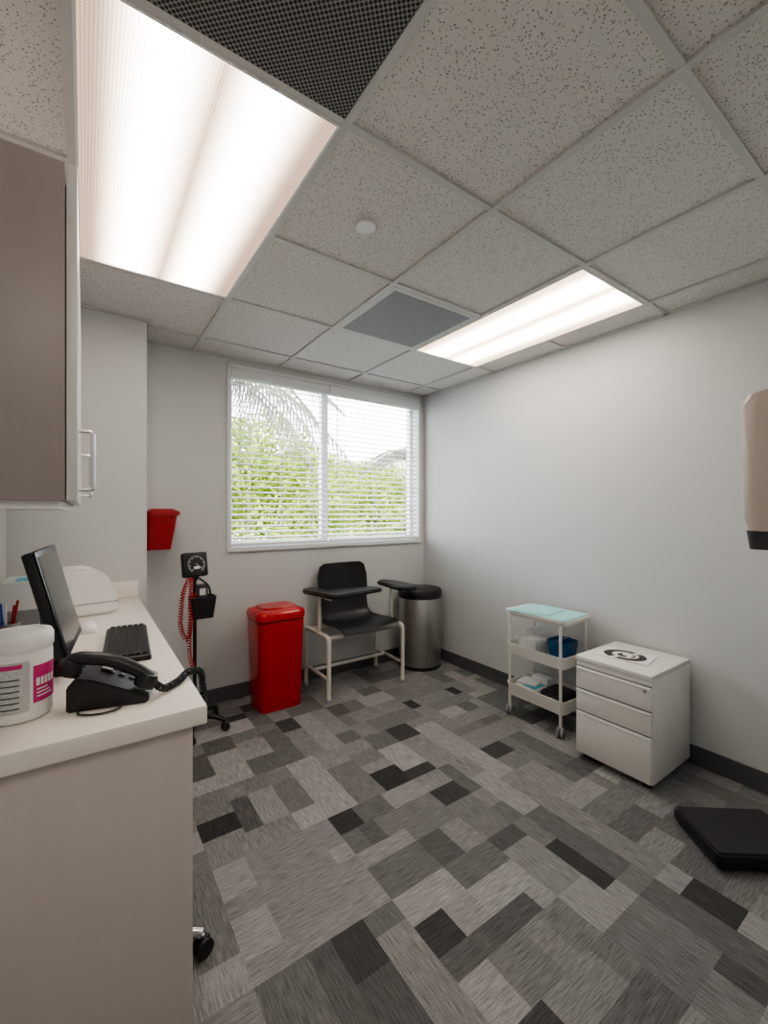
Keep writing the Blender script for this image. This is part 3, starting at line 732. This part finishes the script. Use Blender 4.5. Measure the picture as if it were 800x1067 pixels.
# ------------------------------------------------------------ file cabinet
FX,FY=2.20,0.94
g=group('file_cabinet',(FX,FY,0))
fw,fl_=0.44,0.385
box(g,'body',(0.012,0,0.035),(fw,fl_,0.535),M['metalw'],0.003)
box(g,'top',(0.0,-0.001,0.535),(fw,fl_+0.001,0.56),M['metalw'],0.004)
for k,(z0,z1) in enumerate([(0.04,0.265),(0.27,0.385),(0.39,0.505)] ):
    box(g,f'drawer_front_{k+1}',(0.0,0.004,z0),(0.014,fl_-0.004,z1-0.004),M['metalw'],0.003)
    box(g,f'drawer_pull_lip_{k+1}',(-0.006,0.01,z1-0.016),(0.01,fl_-0.01,z1-0.007),M['white'],0.002)
    box(g,f'drawer_gap_{k+1}',(0.008,0.004,z1-0.004),(0.0125,fl_-0.004,z1+0.003),M['grey'])
lathe(g,'lock',[(0.006,0),(0.007,0.002),(0.007,0.006),(0.003,0.006)],M['chrome'],(0.0,0.03,0.48),16,T=Matrix.Rotation(math.radians(-90),4,'Y'))
for k,(x,y) in enumerate([(0.05,0.04),(0.05,fl_-0.04),(fw-0.05,0.04),(fw-0.05,fl_-0.04)]):
    caster(g,f'caster_{k+1}',x,y,0.016,M['black'],0.5)
# instruction sheet with dark crescent illustration
g2=group('paper_chart',(FX+0.20,FY+0.22,0.561),math.radians(8))
box(g2,'sheet',(-0.10,-0.13,0),(0.10,0.13,0.003),M['paper'])
def crescent(nm,R1,R2,dx,dy,a0,a1,ex=1.2,m=M['black'],n=30):
    V=[];F=[]
    for i in range(n+1):
        a=math.radians(a0+(a1-a0)*i/n)
        V.append((R1*math.cos(a),R1*ex*math.sin(a),0.0036))
        V.append((dx+R2*math.cos(a),dy+R2*ex*math.sin(a),0.0036))
    for i in range(n): F.append((2*i,2*i+1,2*i+3,2*i+2))
    mk(nm,V,F,m,g2)
crescent('print_arc_top',0.086,0.050,0.005,0.004,-20,150)
crescent('print_arc_bottom',0.086,0.052,0.004,-0.004,165,325)
crescent('print_hand_1',0.034,0.012,0.006,0.0,40,210,1.1,M['dgrey'])
crescent('print_hand_2',0.046,0.036,0.004,0.0,230,330,1.1,M['dgrey'])
box(g2,'red_print',(-0.096,-0.12,0.003),(-0.088,-0.03,0.0036),M['pinkt'])

# ------------------------------------------------------------ floor scale
g=group('floor_scale',(2.094,0.812,0),math.radians(-38))
SL,SWd=0.37,0.275
loft(g,'base',[(0.008,SL-0.02,SWd-0.02,0.012,SL/2,-SWd/2),(0.03,SL,SWd,0.015,SL/2,-SWd/2),(0.062,SL-0.004,SWd-0.004,0.015,SL/2,-SWd/2)],M['black'])
loft(g,'rubber_mat',[(0.062,SL-0.02,SWd-0.02,0.012,SL/2,-SWd/2),(0.07,SL-0.025,SWd-0.025,0.012,SL/2,-SWd/2)],M['blackm'])
for k,(x,y) in enumerate([(0.04,-0.04),(SL-0.04,-0.04),(0.04,-SWd+0.04),(SL-0.04,-SWd+0.04)]):
    lathe(g,f'foot_{k+1}',[(0.016,0),(0.016,0.012)],M['dgrey'],(x,y,0),16)

# ------------------------------------------------------------ soap dispenser on the front wall
g=group('soap_dispenser',(1.068,YF+0.001,1.27))
loft(g,'cover',[(0.035,0.125,0.115,0.02,0,0.058),(0.05,0.13,0.125,0.03,0,0.0635),(0.27,0.13,0.13,0.03,0,0.066),(0.29,0.12,0.12,0.03,0,0.062),(0.297,0.09,0.09,0.03,0,0.055)],M['beige'],auto=60)
loft(g,'push_bar',[(0.0,0.09,0.08,0.015,0,0.08),(0.035,0.10,0.10,0.02,0,0.075)],M['dgrey'])

# ------------------------------------------------------------ lighting
wd=bpy.data.worlds.new('sky_world'); sc.world=wd; wd.use_nodes=True
bg=wd.node_tree.nodes['Background']; bg.inputs[0].default_value=(0.88,0.94,1.0,1); bg.inputs[1].default_value=6.5
sun=bpy.data.lights.new('sun','SUN'); sun.energy=8; sun.angle=0.02; sun.color=(1,0.96,0.85)
so=bpy.data.objects.new('sun',sun); COL.objects.link(so); so.rotation_euler=(math.radians(50),0,math.radians(-15))
# ------------------------------------------------------------ camera
cam=bpy.data.cameras.new('camera'); co=bpy.data.objects.new('camera',cam); COL.objects.link(co)
cam.sensor_fit='VERTICAL'; cam.sensor_height=36; cam.lens=36*447/1067
cam.clip_start=0.02
co.location=(0,0,CAMH); co.rotation_euler=(math.radians(90),0,math.radians(-34.9))
sc.camera=co
sc.view_settings.view_transform='AgX'
sc.view_settings.look='AgX - Medium High Contrast'
sc.view_settings.exposure=0.7
